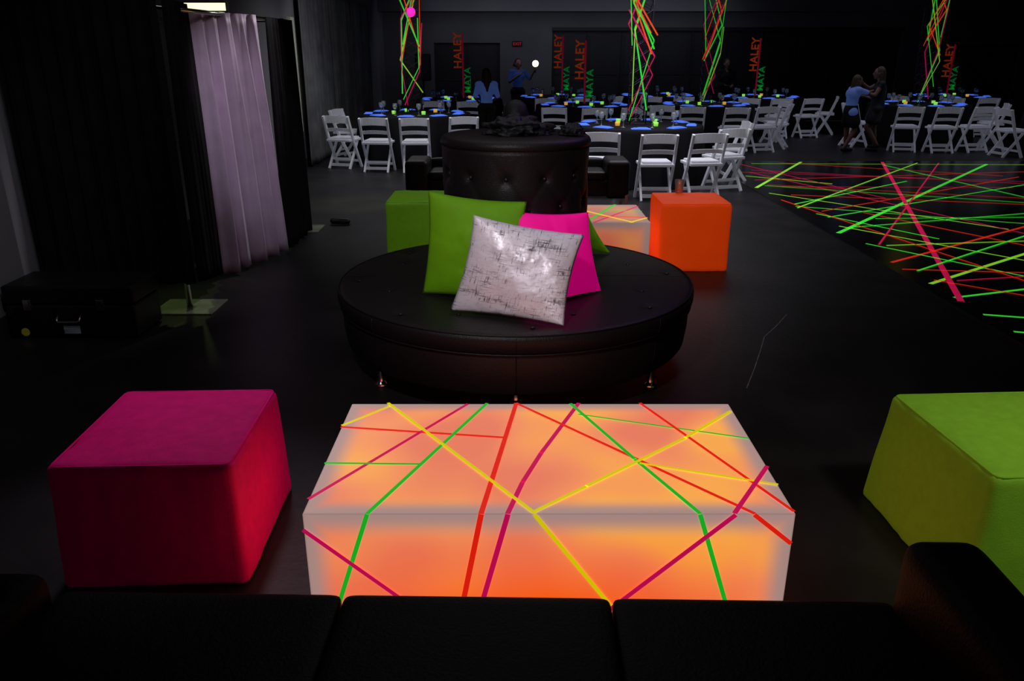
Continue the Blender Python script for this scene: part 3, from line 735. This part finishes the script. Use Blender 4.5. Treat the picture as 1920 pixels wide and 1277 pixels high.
def text_mesh(txt,size,m,parent,name):
    cu=bpy.data.curves.new(name,'FONT'); cu.body=txt; cu.size=size; cu.extrude=.008; cu.align_x='LEFT'; cu.space_character=1.05; cu.offset=.004 if size>.15 else 0
    o=bpy.data.objects.new('tmp',cu); C.objects.link(o); dg=bpy.context.evaluated_depsgraph_get(); me=bpy.data.meshes.new_from_object(o.evaluated_get(dg))
    bpy.data.objects.remove(o); me.materials.clear(); me.materials.append(m)
    r=bpy.data.objects.new(name,me); C.objects.link(r); r.parent=parent; return r
def name_stand(tc,desc,h=1.35,dx=0):
    x,y=tc; t=thing('name_stand','name stand with orange and green lettering on the '+desc,'centrepiece',(x+dx,y,.75))
    MB().box((0,0,.012),(.2,.2,.024)).build('base',M['blackp'],t,bevel=.004)
    MB().box((0,0,.02+h*.46),(.03,.02,h*.92)).build('post',M['glow_p'],t)
    o=text_mesh('HALEY',.225,M['glow_o'],t,'lettering'); o.rotation_euler=(PI/2,-PI/2,0); o.location=(-.03,-.005,h-.76); o['label']='orange lettering'
    o=text_mesh('MAYA',.18,M['glow_g'],t,'lettering'); o.rotation_euler=(PI/2,-PI/2,0); o.location=(.15,-.005,.12); o['label']='green lettering'
for k,dx,h in(('leftback',.09,1.36),('inner',0,1.2),('centre',.10,1.34),('rightback',-.12,1.28),('farright',-.07,1.15)):
    name_stand(TABLES[k][0],TABLES[k][1],h,dx)

# ---------------------------------------------------------------- wall fittings
ex=thing('exit_sign','small dim red exit sign on the grey back wall','sign',(.13,YB-.03,1.86))
MB().box((0,0,.0),(.24,.03,.12)).build('housing',M['blackp'],ex,bevel=.004)
o=text_mesh('EXIT',.10,M['exit'],ex,'lettering'); o.rotation_euler=(PI/2,0,0); o.location=(-.105,-.015,-.035); o.scale=(1,1,.2)
sp=thing('loudspeaker','black loudspeaker on a tripod stand by the back door','loudspeaker',(-2.15,20.2,0))
MB().box((0,0,1.32),(.36,.3,.62)).build('cabinet',M['blackp'],sp,bevel=.02); MB().box((0,-.152,1.32),(.3,.01,.55)).build('grille',M['base'],sp)
MB().tube([(0,0,.35),(0,0,1.02)],.02).build('pole',M['blackp'],sp)
for a in(90,210,330): MB().tube([(0,0,.75),(.35*math.cos(math.radians(a)),.35*math.sin(math.radians(a)),.012)],.012).build('leg',M['blackp'],sp)

# ---------------------------------------------------------------- people
def remesh(mb,name,m,parent,vox,sm=4):
    me=bpy.data.meshes.new(name); me.from_pydata(mb.v,[],mb.f); o=bpy.data.objects.new(name,me); C.objects.link(o)
    r=o.modifiers.new('r','REMESH'); r.mode='VOXEL'; r.voxel_size=vox
    s=o.modifiers.new('s','SMOOTH'); s.iterations=sm; s.factor=.5
    dg=bpy.context.evaluated_depsgraph_get(); m2=bpy.data.meshes.new_from_object(o.evaluated_get(dg)); bpy.data.objects.remove(o)
    m2.materials.clear(); m2.materials.append(m)
    for p in m2.polygons: p.use_smooth=True
    r=bpy.data.objects.new(name,m2); C.objects.link(r); r.parent=parent; return r
def person(label,loc,rz,h,pose,top,bottom,hair,hairlen=.12,topm=None,botm=None,sleeve=1.0):
    t=thing('person',label,'person',loc,rz)
    J=dict(head=(0,-.005,.93),neck=(0,.005,.845),chest=(0,0,.74),waist=(0,0,.62),pelvis=(0,0,.53),
     sL=(-.105,.005,.805),sR=(.105,.005,.805),eL=(-.14,.02,.64),eR=(.14,.02,.64),wL=(-.15,-.03,.50),wR=(.15,-.03,.50),
     hL=(-.052,0,.51),hR=(.052,0,.51),kL=(-.058,-.01,.285),kR=(.058,-.01,.285),aL=(-.06,.01,.045),aR=(.06,.01,.045))
    J.update(pose); J={k:Vector(v)*h for k,v in J.items()}
    b=MB(); hd=J['head']
    b.ell(hd,(.048*h,.058*h,.068*h),20,14); b.caps(hd+Vector((0,-.022*h,-.045*h)),hd+Vector((0,-.03*h,-.05*h)),.028*h,.022*h)
    b.caps(hd+Vector((0,-.055*h,.004*h)),hd+Vector((0,-.066*h,-.014*h)),.006*h,.009*h,8)
    b.caps(hd+Vector((-.012*h,-.054*h,-.034*h)),hd+Vector((.012*h,-.054*h,-.034*h)),.006*h,.006*h,8)
    for s in(-1,1): b.ell(hd+Vector((s*.049*h,.004*h,-.006*h)),(.008*h,.014*h,.02*h),10,8)
    b.caps(J['neck']-Vector((0,0,.03*h)),hd-Vector((0,0,.04*h)),.031*h,.028*h)
    b.caps(J['sL'],J['sR'],.042*h,.042*h); b.caps(J['chest']+Vector((-.035*h,0,0)),J['chest']+Vector((.035*h,0,0)),.07*h,.07*h)
    b.caps(J['neck']-Vector((0,0,.05*h)),J['chest'],.055*h,.075*h); b.caps(J['chest'],J['waist'],.075*h,.06*h); b.caps(J['waist'],J['pelvis'],.062*h,.078*h); b.caps(J['hL'],J['hR'],.062*h,.062*h)
    for s in'LR':
        b.caps(J['s'+s],J['e'+s],.031*h,.023*h); b.caps(J['e'+s],J['w'+s],.023*h,.015*h)
        b.caps(J['h'+s],J['k'+s],.055*h,.034*h); b.caps(J['k'+s],J['k'+s].lerp(J['a'+s],.3),.034*h,.033*h); b.caps(J['k'+s].lerp(J['a'+s],.3),J['a'+s],.033*h,.019*h)
        a=J['a'+s]; b.caps(Vector((a.x,a.y+.015*h,max(.018*h,a.z-.027*h))),Vector((a.x,a.y-.095*h,max(.013*h,a.z-.032*h))),.017*h,.012*h)
        w=J['w'+s]; d=(w-J['e'+s]).normalized(); sd=Vector((0,1,0)); sd=(sd-d*sd.dot(d)).normalized(); nn=d.cross(sd)
        for q in(-1,-.3,.4,1): b.caps(w,w+d*.045*h+sd*q*.015*h,.010*h,.009*h,8)
        for q,L in((-1.1,.038),(-.35,.046),(.4,.043),(1.1,.033)):
            k0=w+d*.048*h+sd*q*.0165*h; k1=k0+d*L*.5*h+nn*.004*h; k2=k1+d*L*.45*h+nn*.012*h
            b.caps(k0,k1,.0062*h,.0056*h,8); b.caps(k1,k2,.0056*h,.0048*h,8)
        k0=w+d*.015*h-sd*.016*h; k1=k0-sd*.018*h+d*.018*h; b.caps(k0,k1,.0085*h,.007*h,8); b.caps(k1,k1+d*.024*h,.007*h,.0055*h,8)
    remesh(b,'body',M['skin'],t,.0065,3)
    for s in(-1,1): MB().ell(hd+Vector((s*.019*h,-.0525*h,.002*h)),(.0075*h,.005*h,.005*h),10,6).build('eye',M['eye'],t,smooth=True)
    c=MB(); e=.012*h
    c.caps(J['sL'],J['sR'],.045*h,.045*h); c.caps(J['chest']+Vector((-.035*h,0,0)),J['chest']+Vector((.035*h,0,0)),.08*h,.08*h); c.caps(J['chest'],J['waist'],.083*h,.074*h); c.caps(J['waist'],J['pelvis'],.076*h,.088*h)
    c.caps(J['hL'],J['hR'],.07*h,.07*h)
    for s in'LR':
        if sleeve>0:
            c.caps(J['s'+s],J['s'+s].lerp(J['e'+s],min(1,sleeve)),.038*h,.033*h)
            if sleeve>1: c.caps(J['e'+s],J['e'+s].lerp(J['w'+s],.9),.031*h,.023*h)
    if bottom=='dress':
        for s in'LR': c2=J['h'+s].lerp(J['k'+s],.55); c.caps(J['pelvis'],c2,.088*h,.075*h)
    remesh(c,top,M[topm],t,.011,4)
    if bottom=='skirt':
        c=MB(); c.caps(J['pelvis'],J['waist'].lerp(J['pelvis'],.5),.094*h,.086*h)
        for s in'LR': c2=J['h'+s].lerp(J['k'+s],.55); c.caps(J['pelvis'],c2,.093*h,.083*h)
        remesh(c,'skirt',M[botm],t,.011,4)
    if bottom=='trousers':
        c=MB(); c.caps(J['hL'],J['hR'],.072*h,.072*h); c.caps(J['pelvis'],J['waist'].lerp(J['pelvis'],.6),.090*h,.086*h)
        for s in'LR': c.caps(J['h'+s],J['k'+s],.066*h,.046*h); c.caps(J['k'+s],J['a'+s]+Vector((0,0,.01*h)),.046*h,.034*h)
        remesh(c,'trousers',M[botm],t,.011,4)
    for s in'LR':
        a=J['a'+s]; z=max(0,a.z-.045*h); MB().caps((a.x,a.y+.018*h,z+.023*h),(a.x,a.y-.09*h,z+.018*h),.023*h,.018*h).build('shoe',M['blackc'],t,smooth=True)
    g=MB(); g.ell(hd+Vector((0,.014*h,.014*h)),(.055*h,.058*h,.066*h),20,12)
    if hairlen:
        g.caps(hd+Vector((0,.03*h,0)),hd+Vector((0,.055*h,-hairlen*h)),.048*h,.034*h); 
        for s in(-1,1): g.caps(hd+Vector((s*.04*h,.02*h,0)),hd+Vector((s*.055*h,.035*h,-hairlen*.95*h)),.022*h,.018*h)
    remesh(g,'hair',M[hair],t,.008,3)
    return t
person('person with long brown hair and pale blue top, back turned, between the far tables',(-.46,14.9,0),PI+.15,1.40,dict(wL=(-.10,-.14,.60),wR=(.10,-.15,.60),eL=(-.15,.0,.65),eR=(.15,.0,.65)),'blouse','trousers','hair_d',.20,'bluec','blackc',.9)
person('person in blue shirt holding a bright video lamp near the back wall',(.14,19.8,0),.35,1.52,dict(eR=(.19,-.03,.70),wR=(.235,-.11,.83),eL=(-.15,-.03,.66),wL=(-.03,-.14,.76)),'shirt','trousers','hair_d',.03,'bshirt','blackc',.9)
hp=Vector((.235,-.11,.83))*1.52; hp=Matrix.Rotation(.35,3,'Z')@hp+Vector((.14,19.8,0))
vl=thing('video_lamp','bright round video lamp held up beside the person in blue shirt','lamp',(hp.x+.02,hp.y-.06,hp.z))
MB().tube([(0,.04,-.06),(0,.02,.10)],.012).build('handle',M['blackp'],vl); MB().tube([(0,.05,.15),(0,-.0,.15)],.085,20).build('housing',M['blackp'],vl); MB().ell((0,-.005,.15),(.075,.02,.075)).build('lamp_face',M['lamp'],vl,smooth=True)
person('person in black suit standing behind the tables before the dark partition',(5.02,19.5,0),.1,1.52,dict(wL=(-.06,-.13,.62),wR=(.06,-.13,.62),eL=(-.15,.0,.65),eR=(.15,.0,.65)),'jacket','trousers','hair_d',0,'blackc','blackc',1.5)
person('person in pale blue top and dark skirt dancing, arms round the other',(5.95,14.4,0),PI/2+.1,1.34,dict(head=(.02,-.05,.90),neck=(.01,-.03,.825),sL=(-.10,-.02,.79),sR=(.10,-.02,.79),eL=(-.12,-.13,.76),wL=(-.07,-.225,.78),eR=(.12,-.12,.72),wR=(.08,-.215,.70),kL=(-.06,-.06,.29),aL=(-.06,.06,.06),kR=(.06,-.01,.285),aR=(.07,-.03,.045)),'blouse','skirt','hair_b',.10,'bluec','blackc',.9)
person('person in black sequin dress dancing with one knee bent, at dance floor edge',(6.40,14.4,0),-PI/2-.3,1.44,dict(head=(-.02,-.03,.925),eL=(-.15,-.10,.74),wL=(-.10,-.18,.80),eR=(.16,-.06,.68),wR=(.11,-.15,.70),kR=(.07,-.09,.30),aR=(.07,.05,.10),kL=(-.06,.0,.285),aL=(-.07,.05,.045)),'dress','dress','hair_b',.17,'sequin','blackc',.3)

# ---------------------------------------------------------------- light
def area(loc,rot,size,e,col,sy=None,spread=None):
    l=bpy.data.lights.new('area_lamp','AREA'); l.energy=e; l.color=col; l.size=size
    if sy: l.shape='RECTANGLE'; l.size_y=sy
    if spread: l.spread=spread
    o=bpy.data.objects.new('area_lamp',l); C.objects.link(o); o.location=loc; o.rotation_euler=rot; return o
def aim(o,t):
    d=Vector(t)-o.location; o.rotation_euler=d.to_track_quat('-Z','Y').to_euler(); return o
def spot(loc,t,e,col,ang,blend=.6,size=.1):
    l=bpy.data.lights.new('spot_lamp','SPOT'); l.energy=e; l.color=col; l.spot_size=math.radians(ang); l.spot_blend=blend; l.shadow_soft_size=size
    o=bpy.data.objects.new('spot_lamp',l); C.objects.link(o); o.location=loc; return aim(o,t)
spot((-.7,1.2,2.95),(0,4.1,.6),170,(1,.95,.99),40,1,.12)
spot((-1.4,4.3,3.0),(-1.25,2.7,.4),88,(1,.85,1),36,1,.15)
spot((2.2,1.2,3.0),(1.9,2.5,.3),100,(.95,1,.9),42,1,.2)
spot((1.5,4.6,3.0),(1.45,6.5,.4),60,(1,.9,.8),36,1,.15)
spot((-1.4,4.9,3.0),(-.85,6.5,.4),45,(.95,1,.8),30,1,.15)  # unseen spot added to brighten the green cube
spot((1.9,3.6,2.9),(.62,4.9,.5),60,(1,1,.9),20,1,.1)  # unseen spot added to lift the dark second green pillow
area((0,4.6,3.0),(0,0,0),2.5,8,(1,.93,.95))
area((1.6,9.7,2.95),(0,0,0),2.6,50,(.9,.9,1),spread=2.2)
area((-1.5,11.5,2.95),(0,0,0),2,24,(.92,.92,.97),spread=2.2)
area((4.5,15.0,2.95),(0,0,0),5,20,(.8,.82,1),spread=2.2)
area((1.5,19.4,2.5),(math.radians(50),0,0),7,11,(.8,.82,1),1)
area((8.2,14.2,2.95),(0,0,0),2,6,(.75,.8,1),spread=2.2)
spot((-1.0,4.2,2.7),(-2.1,6.6,1.1),70,(.92,.85,1),32,.8,.05)
spot((-.9,7.8,2.8),(-2.2,6.5,1.2),110,(.95,.9,.95),40,.8,.05)
spot((-1.6,3.4,2.9),(-2.6,5.1,1.2),18,(.9,.9,1),50,1,.05)
spot((-2.6,6.2,1.8),(-2.2,5.35,0),16,(.7,1,.3),50,.8,.05)
spot((-2.6,7.2,1.6),(-1.75,8.0,0),10,(.75,1,.35),50,.8,.05)
spot((-1.5,9.6,2.9),(-1.75,9.4,0),110,(.85,1,.55),34,1,.1)
spot((-1.0,2.2,2.8),(XL,4.5,.9),34,(.9,.9,1),36,.8,.1)
spot((-1.5,11,2.6),(XL,14,1.6),45,(.9,.92,1),70,1,.1)
spot((-2.5,10.5,1.9),(XL,12.2,1.4),5,(.75,1,.4),30,.8,.05)
spot((1.6,5.2,2.9),(.35,4.3,.9),22,(.45,.2,1),50,.8,.1)
w=bpy.data.worlds.new('World'); bpy.context.scene.world=w; w.use_nodes=True
w.node_tree.nodes['Background'].inputs[0].default_value=(.5,.5,.7,1); w.node_tree.nodes['Background'].inputs[1].default_value=.02
cam=bpy.data.cameras.new('camera'); co=bpy.data.objects.new('camera',cam); C.objects.link(co)
co.location=(0,0,H); co.rotation_euler=(PI/2-TH,0,0); cam.sensor_width=36; cam.lens=36*F/1920; cam.clip_start=.05
bpy.context.scene.camera=co
bpy.context.scene.view_settings.view_transform='Standard'
